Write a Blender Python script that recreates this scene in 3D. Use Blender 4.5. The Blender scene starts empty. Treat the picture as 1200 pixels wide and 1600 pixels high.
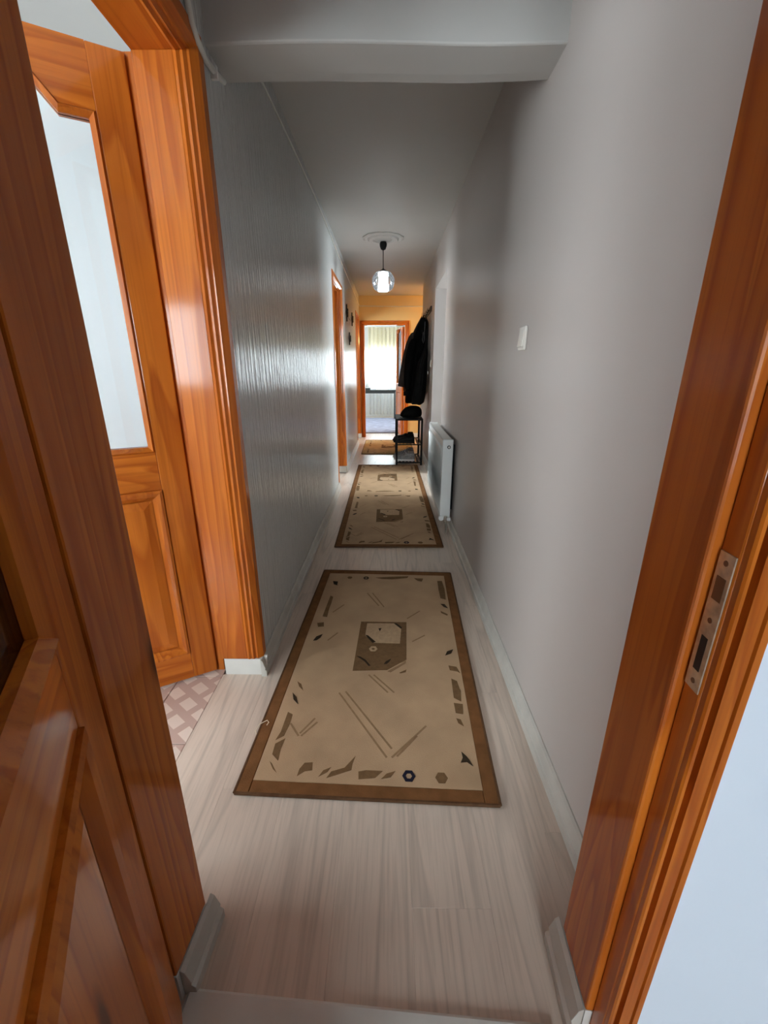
import bpy, bmesh, math, random
from mathutils import Vector, Matrix

scene = bpy.context.scene
random.seed(7)

# ------------------------------------------------------------------ camera
H = 1.23                                   # lens height
FPX = 660.0                                # focal length in pixels of the 1200x1600 frame
PITCH = math.radians(18.669)
YAW = math.radians(0.658)
cam_data = bpy.data.cameras.new('camera')
cam_data.sensor_fit = 'VERTICAL'
cam_data.sensor_height = 36.0
cam_data.lens = FPX / 1600.0 * 36.0
cam_data.clip_start = 0.01
cam_data.clip_end = 100
cam = bpy.data.objects.new('camera', cam_data)
scene.collection.objects.link(cam)
cam.location = (0, 0, H)
cam.rotation_euler = (math.pi / 2 - PITCH, 0, YAW)
scene.camera = cam

# ------------------------------------------------------------------ sky, daylight portals, exposure
world = bpy.data.worlds.new('sky')
scene.world = world
world.use_nodes = True
wb = world.node_tree.nodes['Background']
wb.inputs[0].default_value = (0.88, 0.94, 1.0, 1)
wb.inputs[1].default_value = 23.0
scene.view_settings.view_transform = 'Standard'
scene.view_settings.look = 'None'
scene.view_settings.exposure = 0.3
scene.view_settings.gamma = 1.0
scene.view_settings.use_curve_mapping = False

# window openings: (fixed axis, coordinate, inward sign, a0, a1, z0, z1)
WINDOWS = [
    ('y', -3.2, 1, -0.45, 0.55, 0.35, 2.1),       # assumed window of the room behind the lens
    ('y', -2.0, 1, -3.05, -1.10, 1.00, 1.95),   # assumed window of the room behind the first left door
    ('x', 2.8, -1, 4.0, 5.8, 0.75, 2.05),       # assumed window of the room behind the right opening
    ('x', -3.2, 1, 5.0, 7.6, 0.8, 2.2),       # assumed window of the room behind the two other left doorways
    ('y', 11.8, -1, -0.62, 1.25, 0.80, 1.74), # room at the end of the hall
    ('x', -3.2, 1, -0.6, 0.9, 0.8, 2.15),      # unseen second window of the first left room, added to light the hall
    ('x', 1.5, -1, 8.9, 11.1, 0.7, 2.15),     # unseen side window added to brighten the end room
]
def portal(ax, c, s, a0, a1, z0, z1):
    l = bpy.data.lights.new('daylight_portal', 'AREA')
    l.shape = 'RECTANGLE'
    l.size = a1 - a0
    l.size_y = z1 - z0
    l.cycles.is_portal = True
    o = bpy.data.objects.new('daylight_portal', l)
    scene.collection.objects.link(o)
    m = (a0 + a1) / 2
    out = -s * 0.26
    o.location = (m, c + out, (z0 + z1) / 2) if ax == 'y' else (c + out, m, (z0 + z1) / 2)
    d = Vector((0, s, 0)) if ax == 'y' else Vector((s, 0, 0))
    o.rotation_euler = d.to_track_quat('-Z', 'Y').to_euler()
for w in WINDOWS:
    portal(*w)

# ------------------------------------------------------------------ helpers
COL = scene.collection
def tag(o, label=None, cat=None, group=None, kind=None):
    if label: o['label'] = label
    if cat: o['category'] = cat
    if group: o['group'] = group
    if kind: o['kind'] = kind
    return o
def empty(name, loc=(0, 0, 0), rz=0.0, parent=None):
    o = bpy.data.objects.new(name, None)
    o.empty_display_size = 0.05
    COL.objects.link(o)
    o.location = loc
    o.rotation_euler = (0, 0, rz)
    o.parent = parent
    return o

class MB:
    def __init__(self):
        self.v = []; self.f = []
    def add(self, vs, fs):
        b = len(self.v)
        self.v += [tuple(p) for p in vs]
        self.f += [tuple(i + b for i in f) for f in fs]
        return self
    def box(self, x0, x1, y0, y1, z0, z1):
        return self.add([(x0,y0,z0),(x1,y0,z0),(x1,y1,z0),(x0,y1,z0),(x0,y0,z1),(x1,y0,z1),(x1,y1,z1),(x0,y1,z1)],
                 [(3,2,1,0),(4,5,6,7),(0,1,5,4),(1,2,6,5),(2,3,7,6),(3,0,4,7)])
    def slab(self, x0, x1, y0, y1, z0, z1, c=0.001):
        """box whose top edges are chamfered by c"""
        return self.add([(x0,y0,z0),(x1,y0,z0),(x1,y1,z0),(x0,y1,z0),
                  (x0,y0,z1-c),(x1,y0,z1-c),(x1,y1,z1-c),(x0,y1,z1-c),
                  (x0+c,y0+c,z1),(x1-c,y0+c,z1),(x1-c,y1-c,z1),(x0+c,y1-c,z1)],
                 [(3,2,1,0),(0,1,5,4),(1,2,6,5),(2,3,7,6),(3,0,4,7),(4,5,9,8),(5,6,10,9),(6,7,11,10),(7,4,8,11),(8,9,10,11)])
    def prism(self, poly, fn0, fn1):
        """extrude a 2D polygon between two mappings (u,v)->(x,y,z)"""
        n = len(poly)
        vs = [fn0(*p) for p in poly] + [fn1(*p) for p in poly]
        fs = [tuple(range(n - 1, -1, -1)), tuple(range(n, 2 * n))]
        fs += [(i, (i + 1) % n, n + (i + 1) % n, n + i) for i in range(n)]
        return self.add(vs, fs)
    def lathe(self, prof, cx=0, cy=0, n=24, axis='z', mod=None):
        vs = []; fs = []
        for (r, z) in prof:
            for k in range(n):
                a = 2 * math.pi * k / n
                rr = r * (mod(a, z) if mod else 1)
                if axis == 'z': vs.append((cx + rr * math.cos(a), cy + rr * math.sin(a), z))
                elif axis == 'y': vs.append((cx + rr * math.cos(a), z, cy + rr * math.sin(a)))
                else: vs.append((z, cx + rr * math.cos(a), cy + rr * math.sin(a)))
        m = len(prof)
        for i in range(m - 1):
            for k in range(n):
                fs.append((i*n+k, i*n+(k+1)%n, (i+1)*n+(k+1)%n, (i+1)*n+k))
        fs.append(tuple(range(n - 1, -1, -1)))
        fs.append(tuple((m - 1) * n + k for k in range(n)))
        return self.add(vs, fs)
    def tube(self, pts, r, n=8):
        pts = [Vector(p) for p in pts]
        rs = r if isinstance(r, (list, tuple)) else [r] * len(pts)
        vs = []; fs = []
        ref = Vector((0, 0, 1))
        for i, p in enumerate(pts):
            t = (pts[min(i + 1, len(pts) - 1)] - pts[max(i - 1, 0)]).normalized()
            u = t.cross(ref)
            if u.length < 1e-3: u = t.cross(Vector((1, 0, 0)))
            u.normalize(); w = t.cross(u)
            for k in range(n):
                a = 2 * math.pi * k / n
                vs.append(p + (u * math.cos(a) + w * math.sin(a)) * rs[i])
        m = len(pts)
        for i in range(m - 1):
            for k in range(n):
                fs.append((i*n+k, i*n+(k+1)%n, (i+1)*n+(k+1)%n, (i+1)*n+k))
        fs.append(tuple(range(n - 1, -1, -1)))
        fs.append(tuple((m - 1) * n + k for k in range(n)))
        return self.add(vs, fs)
    def rings(self, rings, cap=True):
        n = len(rings[0]); vs = [p for r in rings for p in r]; fs = []
        for i in range(len(rings) - 1):
            for k in range(n):
                fs.append((i*n+k, i*n+(k+1)%n, (i+1)*n+(k+1)%n, (i+1)*n+k))
        if cap:
            fs.append(tuple(range(n - 1, -1, -1)))
            fs.append(tuple((len(rings) - 1) * n + k for k in range(n)))
        return self.add(vs, fs)
    def mesh(self, name, mat, smooth=False):
        me = bpy.data.meshes.new(name)
        me.from_pydata(self.v, [], self.f)
        bm = bmesh.new(); bm.from_mesh(me)
        bmesh.ops.recalc_face_normals(bm, faces=bm.faces)
        bm.to_mesh(me); bm.free()
        me.materials.append(mat)
        if smooth:
            for p in me.polygons: p.use_smooth = True
        me.update()
        return me
    def build(self, name, mat, parent=None, smooth=False, bevel=0.0, loc=None, rz=0.0, subsurf=0):
        o = bpy.data.objects.new(name, self.mesh(name, mat, smooth))
        COL.objects.link(o)
        o.parent = parent
        if loc is not None: o.location = loc
        o.rotation_euler = (0, 0, rz)
        if bevel:
            b = o.modifiers.new('bevel', 'BEVEL'); b.width = bevel; b.segments = 2; b.limit_method = 'ANGLE'
            b.angle_limit = math.radians(40)
        if subsurf:
            s = o.modifiers.new('sub', 'SUBSURF'); s.levels = subsurf; s.render_levels = subsurf
        return o
def struct(name, mb, mat, label, cat, **kw):
    return tag(mb.build(name, mat, **kw), label, cat, None, 'structure')

# ------------------------------------------------------------------ materials
def new_mat(name):
    m = bpy.data.materials.new(name); m.use_nodes = True
    nt = m.node_tree
    return m, nt, nt.nodes['Principled BSDF']
def N(nt, typ, **props):
    n = nt.nodes.new(typ)
    for k, v in props.items(): setattr(n, k, v)
    return n
def coords(nt, scale, rand=False):
    tc = N(nt, 'ShaderNodeTexCoord'); mp = N(nt, 'ShaderNodeMapping')
    nt.links.new(tc.outputs['Object'], mp.inputs['Vector'])
    mp.inputs['Scale'].default_value = scale
    if rand:
        oi = N(nt, 'ShaderNodeObjectInfo'); mu = N(nt, 'ShaderNodeMath', operation='MULTIPLY')
        mu.inputs[1].default_value = 40
        nt.links.new(oi.outputs['Random'], mu.inputs[0])
        cb = N(nt, 'ShaderNodeCombineXYZ')
        for i in range(3): nt.links.new(mu.outputs[0], cb.inputs[i])
        nt.links.new(cb.outputs[0], mp.inputs['Location'])
    return mp.outputs[0]
def noise(nt, vec, scale, detail=4, rough=0.5, dist=0.0):
    n = N(nt, 'ShaderNodeTexNoise')
    nt.links.new(vec, n.inputs['Vector'])
    n.inputs['Scale'].default_value = scale; n.inputs['Detail'].default_value = detail
    n.inputs['Roughness'].default_value = rough; n.inputs['Distortion'].default_value = dist
    return n.outputs['Fac']
def ramp(nt, fac, stops):
    r = N(nt, 'ShaderNodeValToRGB')
    e = r.color_ramp.elements
    while len(e) < len(stops): e.new(0.5)
    for el, (p, c) in zip(e, stops):
        el.position = p; el.color = (*c, 1) if len(c) == 3 else c
    nt.links.new(fac, r.inputs[0])
    return r.outputs[0]
def mix(nt, a, b, fac, mode='MIX'):
    m = N(nt, 'ShaderNodeMix', data_type='RGBA', blend_type=mode)
    for s, v in ((m.inputs[6], a), (m.inputs[7], b), (m.inputs[0], fac)):
        if hasattr(v, 'is_linked'): nt.links.new(v, s)
        elif isinstance(v, (int, float)): s.default_value = v
        else: s.default_value = (*v, 1)
    return m.outputs[2]
def bump(nt, bsdf, fac, strength, dist):
    b = N(nt, 'ShaderNodeBump')
    b.inputs['Strength'].default_value = strength; b.inputs['Distance'].default_value = dist
    nt.links.new(fac, b.inputs['Height']); nt.links.new(b.outputs[0], bsdf.inputs['Normal'])
    return b
def plain(name, col, rough=0.5, metal=0.0, spec=0.5, var=0.06, scale=8.0, bstr=0.0, bscale=200, bdist=0.001, coat=0.0, sheen=0.0):
    m, nt, b = new_mat(name)
    v = coords(nt, (1, 1, 1))
    lo = tuple(c * (1 - var) for c in col); hi = tuple(min(1, c * (1 + var)) for c in col)
    nt.links.new(ramp(nt, noise(nt, v, scale, 3), [(0.3, lo), (0.7, hi)]), b.inputs['Base Color'])
    b.inputs['Roughness'].default_value = rough; b.inputs['Metallic'].default_value = metal
    b.inputs['Specular IOR Level'].default_value = spec
    b.inputs['Coat Weight'].default_value = coat; b.inputs['Coat Roughness'].default_value = 0.1
    b.inputs['Sheen Weight'].default_value = sheen
    if bstr: bump(nt, b, noise(nt, v, bscale, 3), bstr, bdist)
    return m
def wood(name, axis, light=(0.62, 0.170, 0.0165), mid=(0.435, 0.095, 0.0075), dark=(0.18, 0.027, 0.0025), coat=0.5, crough=0.10):
    """varnished pine, grain along the axis"""
    m, nt, b = new_mat(name)
    i = 'xyz'.index(axis)
    def sc(along, across): return tuple(along if k == i else across for k in range(3))
    v1 = coords(nt, sc(0.55, 7.0), True); v2 = coords(nt, sc(1.6, 110.0), True); v3 = coords(nt, sc(1.1, 4.0), True)
    n1 = noise(nt, v1, 1.0, 2, 0.45, 0.5)
    m1 = N(nt, 'ShaderNodeMath', operation='MULTIPLY'); m1.inputs[1].default_value = 9.0; nt.links.new(n1, m1.inputs[0])
    m2 = N(nt, 'ShaderNodeMath', operation='FRACT'); nt.links.new(m1.outputs[0], m2.inputs[0])
    col = ramp(nt, m2.outputs[0], [(0.0, mid), (0.12, light), (0.7, tuple((p + q) / 2 for p, q in zip(light, mid))), (1.0, mid)])
    broad = noise(nt, v3, 1.3, 3, 0.55, 0.8)
    col = mix(nt, col, tuple(c * 0.72 for c in mid), ramp(nt, broad, [(0.40, (0, 0, 0)), (0.75, (0.6, 0.6, 0.6))]))
    col = mix(nt, col, dark, ramp(nt, noise(nt, v2, 1.0, 3, 0.6), [(0.50, (0, 0, 0)), (0.85, (0.5, 0.5, 0.5))]))
    vo = N(nt, 'ShaderNodeTexVoronoi'); nt.links.new(v3, vo.inputs['Vector']); vo.inputs['Scale'].default_value = 1.0
    col = mix(nt, col, tuple(c * 0.45 for c in dark), ramp(nt, vo.outputs['Distance'], [(0.03, (0.9, 0.9, 0.9)), (0.075, (0, 0, 0))]))
    nt.links.new(col, b.inputs['Base Color'])
    b.inputs['Roughness'].default_value = 0.5; b.inputs['Specular IOR Level'].default_value = 0.12
    b.inputs['Coat Weight'].default_value = coat; b.inputs['Coat Roughness'].default_value = crough
    bump(nt, b, noise(nt, coords(nt, sc(8, 60)), 1.0, 3), 0.10, 0.0008)
    return m
def glass_pane(name, tint=(0.93, 0.96, 0.96), frost=0.0, rough=0.02):
    """thin pane: clear part plus a Fresnel sheen, light passes straight through"""
    m = bpy.data.materials.new(name); m.use_nodes = True
    nt = m.node_tree; nt.nodes.clear()
    out = N(nt, 'ShaderNodeOutputMaterial')
    tr = N(nt, 'ShaderNodeBsdfTransparent'); tr.inputs[0].default_value = (*tint, 1)
    gl = N(nt, 'ShaderNodeBsdfGlossy'); gl.inputs['Roughness'].default_value = rough
    fr = N(nt, 'ShaderNodeFresnel'); fr.inputs[0].default_value = 1.5
    v = coords(nt, (1, 1, 1))
    mx = N(nt, 'ShaderNodeMixShader')
    nt.links.new(fr.outputs[0], mx.inputs[0]); nt.links.new(tr.outputs[0], mx.inputs[1]); nt.links.new(gl.outputs[0], mx.inputs[2])
    last = mx.outputs[0]
    if frost:
        tl = N(nt, 'ShaderNodeBsdfTranslucent'); tl.inputs[0].default_value = (0.9, 0.92, 0.93, 1)
        df = N(nt, 'ShaderNodeBsdfDiffuse'); df.inputs[0].default_value = (0.86, 0.88, 0.90, 1)
        a = N(nt, 'ShaderNodeMixShader'); a.inputs[0].default_value = 0.5
        nt.links.new(tl.outputs[0], a.inputs[1]); nt.links.new(df.outputs[0], a.inputs[2])
        c = N(nt, 'ShaderNodeMixShader'); c.inputs[0].default_value = frost
        nt.links.new(last, c.inputs[1]); nt.links.new(a.outputs[0], c.inputs[2])
        last = c.outputs[0]
    b = N(nt, 'ShaderNodeBump'); b.inputs['Strength'].default_value = 0.05; b.inputs['Distance'].default_value = 0.002
    nt.links.new(noise(nt, v, 6, 3), b.inputs['Height']); nt.links.new(b.outputs[0], gl.inputs['Normal'])
    nt.links.new(last, out.inputs[0])
    return m
def sheer(name, col, clear=0.35):
    m = bpy.data.materials.new(name); m.use_nodes = True
    nt = m.node_tree; nt.nodes.clear()
    out = N(nt, 'ShaderNodeOutputMaterial')
    tl = N(nt, 'ShaderNodeBsdfTranslucent'); df = N(nt, 'ShaderNodeBsdfDiffuse'); tr = N(nt, 'ShaderNodeBsdfTransparent')
    v = coords(nt, (1, 1, 1))
    c = ramp(nt, noise(nt, v, 30, 3), [(0.3, tuple(x * 0.93 for x in col)), (0.7, col)])
    nt.links.new(c, tl.inputs[0]); nt.links.new(c, df.inputs[0])
    a = N(nt, 'ShaderNodeMixShader'); a.inputs[0].default_value = 0.45
    nt.links.new(tl.outputs[0], a.inputs[1]); nt.links.new(df.outputs[0], a.inputs[2])
    k = N(nt, 'ShaderNodeMixShader'); k.inputs[0].default_value = clear
    nt.links.new(a.outputs[0], k.inputs[1]); nt.links.new(tr.outputs[0], k.inputs[2])
    nt.links.new(k.outputs[0], out.inputs[0])
    return m
def wall_paint(name, col, rough, streak=(1, 1, 1), bstr=0.1, bscale=1.0, bdist=0.002, spec=0.5):
    m, nt, b = new_mat(name)
    v = coords(nt, (1, 1, 1))
    nt.links.new(ramp(nt, noise(nt, v, 1.4, 4), [(0.3, tuple(c * 0.95 for c in col)), (0.7, col)]), b.inputs['Base Color'])
    b.inputs['Roughness'].default_value = rough; b.inputs['Specular IOR Level'].default_value = spec
    bump(nt, b, noise(nt, coords(nt, streak), bscale, 4, 0.55), bstr, bdist)
    return m

M = {}
M['pine_z'] = wood('varnished_pine_upright', 'z')
M['pine_x'] = wood('varnished_pine_across', 'x')
M['pine_y'] = wood('varnished_pine_along', 'y')
M['wall'] = wall_paint('grey_white_gloss_paint', (0.60, 0.61, 0.60), 0.25, (50, 50, 4), 0.8, 1.0, 0.022, 0.5)
M['wall_r'] = wall_paint('bounce_tinted_grey_paint', (0.52, 0.462, 0.43), 0.40, (6, 6, 6), 0.10, 1.2, 0.004, 0.4)  # warm bounce light from the orange wood is put into this colour
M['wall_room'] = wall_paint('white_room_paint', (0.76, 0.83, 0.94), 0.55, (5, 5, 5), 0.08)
M['ceil'] = wall_paint('ceiling_paint', (0.58, 0.57, 0.545), 0.55, (3, 3, 3), 0.10, 1.5, 0.004)
M['wall_white'] = wall_paint('white_side_room_paint', (0.84, 0.85, 0.85), 0.5, (5, 5, 5), 0.08)
M['wall_dim'] = wall_paint('darkened_room_paint', (0.36, 0.36, 0.37), 0.6, (5, 5, 5), 0.08)  # for largely unseen room walls, colour darkened to cut bounced light
M['yellow'] = wall_paint('warm_yellow_paint', (0.78, 0.55, 0.22), 0.5, (5, 5, 5), 0.08)
M['marble'] = plain('white_marble', (0.68, 0.665, 0.62), 0.25, var=0.06, scale=9)
M['white'] = plain('white_enamel', (0.80, 0.80, 0.77), 0.30, var=0.02)
M['plastic'] = plain('white_plastic', (0.85, 0.81, 0.74), 0.25, var=0.02)
M['cablewhite'] = plain('painted_cable', (0.62, 0.63, 0.58), 0.30, var=0.04)
M['black_metal'] = plain('black_metal', (0.006, 0.006, 0.007), 0.6, spec=0.2, var=0.1)
M['black_plastic'] = plain('black_plastic', (0.006, 0.006, 0.006), 0.5, spec=0.2)
M['chrome'] = plain('dull_steel', (0.55, 0.52, 0.46), 0.35, metal=1.0, var=0.15, scale=60)
M['strike'] = plain('worn_zinc_plate', (0.56, 0.50, 0.38), 0.38, metal=0.75, var=0.25, scale=70, bstr=0.2)
M['hole_shade'] = plain('recess_shade_colour', (0.02, 0.012, 0.008), 0.8)
M['rust'] = plain('screw_head', (0.16, 0.09, 0.05), 0.5, metal=0.6)
M['rug_field'] = plain('beige_wool_pile', (0.50, 0.33, 0.195), 0.95, spec=0.1, var=0.10, scale=7, bstr=0.5, bscale=420, bdist=0.003)
M['rug_border'] = plain('brown_wool_pile', (0.20, 0.088, 0.032), 0.95, spec=0.1, var=0.16, scale=25, bstr=0.5, bscale=420, bdist=0.003)
M['rug_edge'] = plain('dark_brown_binding', (0.12, 0.06, 0.03), 0.95, spec=0.1, var=0.2, scale=40)
M['rug_mid'] = plain('olive_brown_wool_motif', (0.185, 0.105, 0.048), 0.95, spec=0.1, var=0.12, scale=60, bstr=0.4, bscale=420, bdist=0.002)
M['rug_dark'] = plain('black_brown_wool_motif', (0.045, 0.03, 0.018), 0.95, spec=0.1, var=0.12, scale=60)
M['rug_cream'] = plain('cream_wool_motif', (0.50, 0.335, 0.20), 0.95, spec=0.1, var=0.1, scale=60, bstr=0.4, bscale=420, bdist=0.002)
M['rug_shade'] = plain('carved_wool_line', (0.31, 0.19, 0.10), 0.95, spec=0.1, var=0.1, scale=60)
M['rug_navy'] = plain('navy_wool_motif', (0.02, 0.018, 0.03), 0.95, spec=0.1)
M['mat_far'] = plain('tan_wool_mat', (0.50, 0.34, 0.16), 0.95, spec=0.1, var=0.15, scale=14, bstr=0.4, bscale=300)
M['rug_blue'] = plain('blue_grey_carpet', (0.36, 0.37, 0.47), 0.95, spec=0.1, var=0.22, scale=6, bstr=0.4, bscale=200)
M['thread'] = plain('loose_cream_thread', (0.75, 0.62, 0.45), 0.8)
M['cloth_black'] = plain('black_cloth', (0.004, 0.004, 0.004), 0.9, spec=0.06, var=0.25, scale=12)
M['cloth_black2'] = plain('soft_black_cloth', (0.007, 0.007, 0.007), 0.9, spec=0.06, var=0.25, scale=12)
M['cloth_brown'] = plain('brown_grey_wool', (0.055, 0.042, 0.035), 0.95, spec=0.1, var=0.15, scale=20)
M['lace_cord'] = plain('grey_drawstring', (0.09, 0.09, 0.095), 0.8)
M['sneaker'] = plain('grey_mesh_fabric', (0.24, 0.235, 0.23), 0.85, var=0.3, scale=40)
M['sole'] = plain('off_white_rubber', (0.78, 0.77, 0.74), 0.6)
M['shoe_black'] = plain('black_leather', (0.006, 0.006, 0.006), 0.6, spec=0.15)
M['table'] = plain('dark_grey_tabletop', (0.035, 0.042, 0.045), 0.45)
M['board'] = plain('dark_board', (0.03, 0.02, 0.015), 0.5)
M['shelf'] = plain('worn_wood_shelf', (0.22, 0.12, 0.06), 0.6, var=0.2)
M['glass'] = glass_pane('clear_glass')
M['door_glass'] = glass_pane('door_glass', (0.95, 0.97, 0.98), 0.0, 0.03)
M['globe_glass'] = glass_pane('lamp_globe_glass', (0.93, 0.93, 0.96), 0.025, 0.05)
M['curtain'] = sheer('white_sheer_curtain', (0.93, 0.94, 0.92), 0.25)
M['valance'] = sheer('cream_lace_valance', (0.90, 0.83, 0.62), 0.12)
M['ornament'] = plain('dark_bronze_ornament', (0.05, 0.035, 0.02), 0.5)

def emissive(name, col, strength):
    m, nt, b = new_mat(name)
    b.inputs['Base Color'].default_value = (0.9, 0.9, 0.9, 1)
    b.inputs['Emission Color'].default_value = (*col, 1)
    b.inputs['Emission Strength'].default_value = strength
    return m
M['tube_light'] = emissive('lit_white_lamp_tube', (0.92, 1.0, 1.0), 5.5)
M['assumed_lamp_glow'] = emissive('assumed_warm_lamp_globe', (1.0, 0.66, 0.26), 150.0)  # glow of the assumed, unseen niche lamp that warms the end wall

def laminate():
    m, nt, b = new_mat('pale_oak_laminate')
    v1 = coords(nt, (6, 0.5, 6), True); v2 = coords(nt, (120, 5.0, 120), True); v3 = coords(nt, (3.2, 0.9, 3.2), True)
    n1 = noise(nt, v1, 1.0, 2, 0.5, 0.4)
    m1 = N(nt, 'ShaderNodeMath', operation='MULTIPLY'); m1.inputs[1].default_value = 7.0; nt.links.new(n1, m1.inputs[0])
    m2 = N(nt, 'ShaderNodeMath', operation='FRACT'); nt.links.new(m1.outputs[0], m2.inputs[0])
    base = ramp(nt, m2.outputs[0], [(0.0, (0.60, 0.49, 0.405)), (0.15, (0.74, 0.605, 0.50)), (0.8, (0.72, 0.59, 0.49)), (1.0, (0.60, 0.49, 0.405))])
    col = mix(nt, base, (0.36, 0.285, 0.225), ramp(nt, noise(nt, v2, 1, 4, 0.6), [(0.46, (0, 0, 0)), (0.9, (0.6, 0.6, 0.6))]))
    col = mix(nt, col, (0.52, 0.425, 0.355), ramp(nt, noise(nt, v3, 1, 3), [(0.45, (0, 0, 0)), (0.8, (0.45, 0.45, 0.45))]))
    oi = N(nt, 'ShaderNodeObjectInfo')
    col = mix(nt, col, ramp(nt, oi.outputs['Random'], [(0, (0.96, 0.96, 0.96)), (1, (1.0, 1.0, 1.0))]), 1.0, 'MULTIPLY')
    nt.links.new(col, b.inputs['Base Color'])
    b.inputs['Roughness'].default_value = 0.30
    bump(nt, b, noise(nt, v2, 1, 4), 0.15, 0.001)
    return m
M['laminate'] = laminate()
def patterned_tile(name, ground, fig, sc, joint=0.30):
    m, nt, b = new_mat(name)
    tc = N(nt, 'ShaderNodeTexCoord'); mp = N(nt, 'ShaderNodeMapping')
    nt.links.new(tc.outputs['Object'], mp.inputs['Vector'])
    mp.inputs['Rotation'].default_value = (0, 0, math.radians(38)); mp.inputs['Scale'].default_value = (sc, sc, sc)
    br = N(nt, 'ShaderNodeTexBrick')
    nt.links.new(mp.outputs[0], br.inputs['Vector'])
    br.inputs['Color1'].default_value = (*fig, 1); br.inputs['Color2'].default_value = (*tuple(c * 0.92 for c in fig), 1)
    br.inputs['Mortar'].default_value = (*ground, 1)
    br.inputs['Scale'].default_value = 1.0; br.inputs['Mortar Size'].default_value = 0.11; br.inputs['Mortar Smooth'].default_value = 0.15
    br.inputs['Brick Width'].default_value = 0.62; br.inputs['Row Height'].default_value = 0.5
    nt.links.new(br.outputs['Color'], b.inputs['Base Color'])
    b.inputs['Roughness'].default_value = 0.22
    return m
M['tile_pink'] = patterned_tile('pink_patterned_ceramic', (0.56, 0.40, 0.34), (0.80, 0.66, 0.57), 6.8)
M['tile_kitchen'] = patterned_tile('black_white_patterned_ceramic', (0.55, 0.54, 0.52), (0.10, 0.10, 0.10), 8.0)
M['skirt'] = plain('grey_beige_skirting', (0.52, 0.49, 0.44), 0.28, var=0.08, scale=12)
M['grout'] = plain('grout', (0.36, 0.30, 0.27), 0.9)

# ------------------------------------------------------------------ the setting
XL, XR = -0.533, 0.508
WL, WR = -0.70, 0.66           # outer faces of the hall walls
CZ = 2.44
DH = 2.05                      # doorway height
D1 = (0.665, 1.475); D2 = (4.43, 5.20); D3 = (7.30, 8.03)
KO = (4.18, 5.19)              # plain opening in the right wall
YF, YF2 = 8.12, 8.24           # far wall
JT = 0.03                      # jamb board thickness
FX0, FX1 = -0.444, 0.279       # far doorway

# floor slab, raised in the rooms that have no separate boards
mb = MB().box(-3.4, 3.0, -3.4, 12.0, -0.20, -0.012)
mb.box(-0.60, 2.6, -3.2, 0.36, -0.012, 0.0)
mb.box(-3.2, WL, 3.6, YF, -0.012, 0.0)
mb.box(-1.7, 1.5, 9.2, 11.8, -0.012, 0.0)
mb.box(XR, 2.4, 7.1, YF, -0.012, 0.0)
floor = struct('floor', mb, M['grout'], 'pale laminate floor boards of the hall with tiled rooms beside it', 'floor')
floor.data.materials.clear(); floor.data.materials.append(M['laminate'])

PW = 0.19
x_edges = [-0.70 + PW * k for k in range(8)]
g = 0.0001
for c in range(7):
    xa, xb = x_edges[c], min(x_edges[c + 1], XR + 0.15)
    y = 0.36 - random.uniform(0.0, 0.0) - [0.0, 0.5, 0.9, 0.3, 0.75, 0.15, 0.6][c] * 1.2
    while y < 9.2:
        ya, yb = max(y, 0.36), min(y + 1.2, 9.2)
        y += 1.2
        if yb - ya < 0.02: continue
        segs = [(xa, xb, ya, yb)]
        if c == 0:
            # the first row shows only inside the first doorway, else it stops at the wall
            segs = []
            a, b = max(ya, D1[0]), min(yb, D1[1])
            if b > a: segs.append((xa, xb, a, b))
            a, b = max(ya, D1[1]), yb
            if b > a: segs.append((XL, xb, a, b))
            a, b = ya, min(yb, D1[0])
            if b > a: segs.append((-0.46, xb, a, b)) if xb > -0.46 else None
        elif c == 6:
            segs = [(xa, XR, ya, yb)]
        for s in segs:
            if s[1] - s[0] > 0.01:
                MB().slab(s[0] + g, s[1] - g, s[2] + g, s[3] - g, -0.012, 0.0, 0.0005).build('plank', M['laminate'], floor)
# tiles of the first left room and of the room behind the right opening
def tiles(x0, x1, xo, y0, y1, yo, t, mat):
    i0 = math.floor((x0 - xo) / t); i1 = math.ceil((x1 - xo) / t)
    j0 = math.floor((y0 - yo) / t); j1 = math.ceil((y1 - yo) / t)
    for i in range(i0, i1):
        for j in range(j0, j1):
            a, b = max(xo + i * t, x0), min(xo + (i + 1) * t, x1)
            c, d = max(yo + j * t, y0), min(yo + (j + 1) * t, y1)
            if b - a > 0.02 and d - c > 0.02:
                gg = 0.0015
                MB().slab(a + gg, b - gg, c + gg, d - gg, -0.012, 0.0, 0.001).build('tile', mat, floor)
tiles(-2.6, -0.70, -0.875, -0.9, 2.2, 1.46, 0.34, M['tile_pink'])
tiles(XR, 2.0, XR, KO[0], KO[1], 5.19, 0.2, M['tile_kitchen'])

# ceiling with the plaster downstand near the first door
ceil = struct('ceiling', MB().box(-3.4, 3.0, -3.4, 12.0, CZ, CZ + 0.2), M['ceil'], 'flat off-white painted ceiling over the hall', 'ceiling')
beam = MB()
n = 22; zlow = lambda t: 2.112 + 0.004 * math.sin(t * 5.1 + 0.4) + 0.006 * max(0, t - 0.75) * 4
prof = []
for k in range(n + 1):
    t = k / n; x = XL + (XR - XL) * t
    zz = zlow(t)
    yf = 1.575 - 0.006 * math.sin(t * 4.0)
    # rounded lower arrises
    ring = [(x, yf, CZ), (x, yf, zz + 0.006), (x, yf + 0.002, zz + 0.002), (x, yf + 0.006, zz), (x, 1.70, zz - 0.002), (x, 1.745, zz), (x, 1.758, zz + 0.010), (x, 1.762, zz + 0.03), (x, 1.762, CZ)]
    prof.append(ring)
beam.rings(prof)
struct('trim_1', beam, M['ceil'], 'plastered ceiling beam crossing the hall with rounded edges', 'beam', smooth=False)

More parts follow.
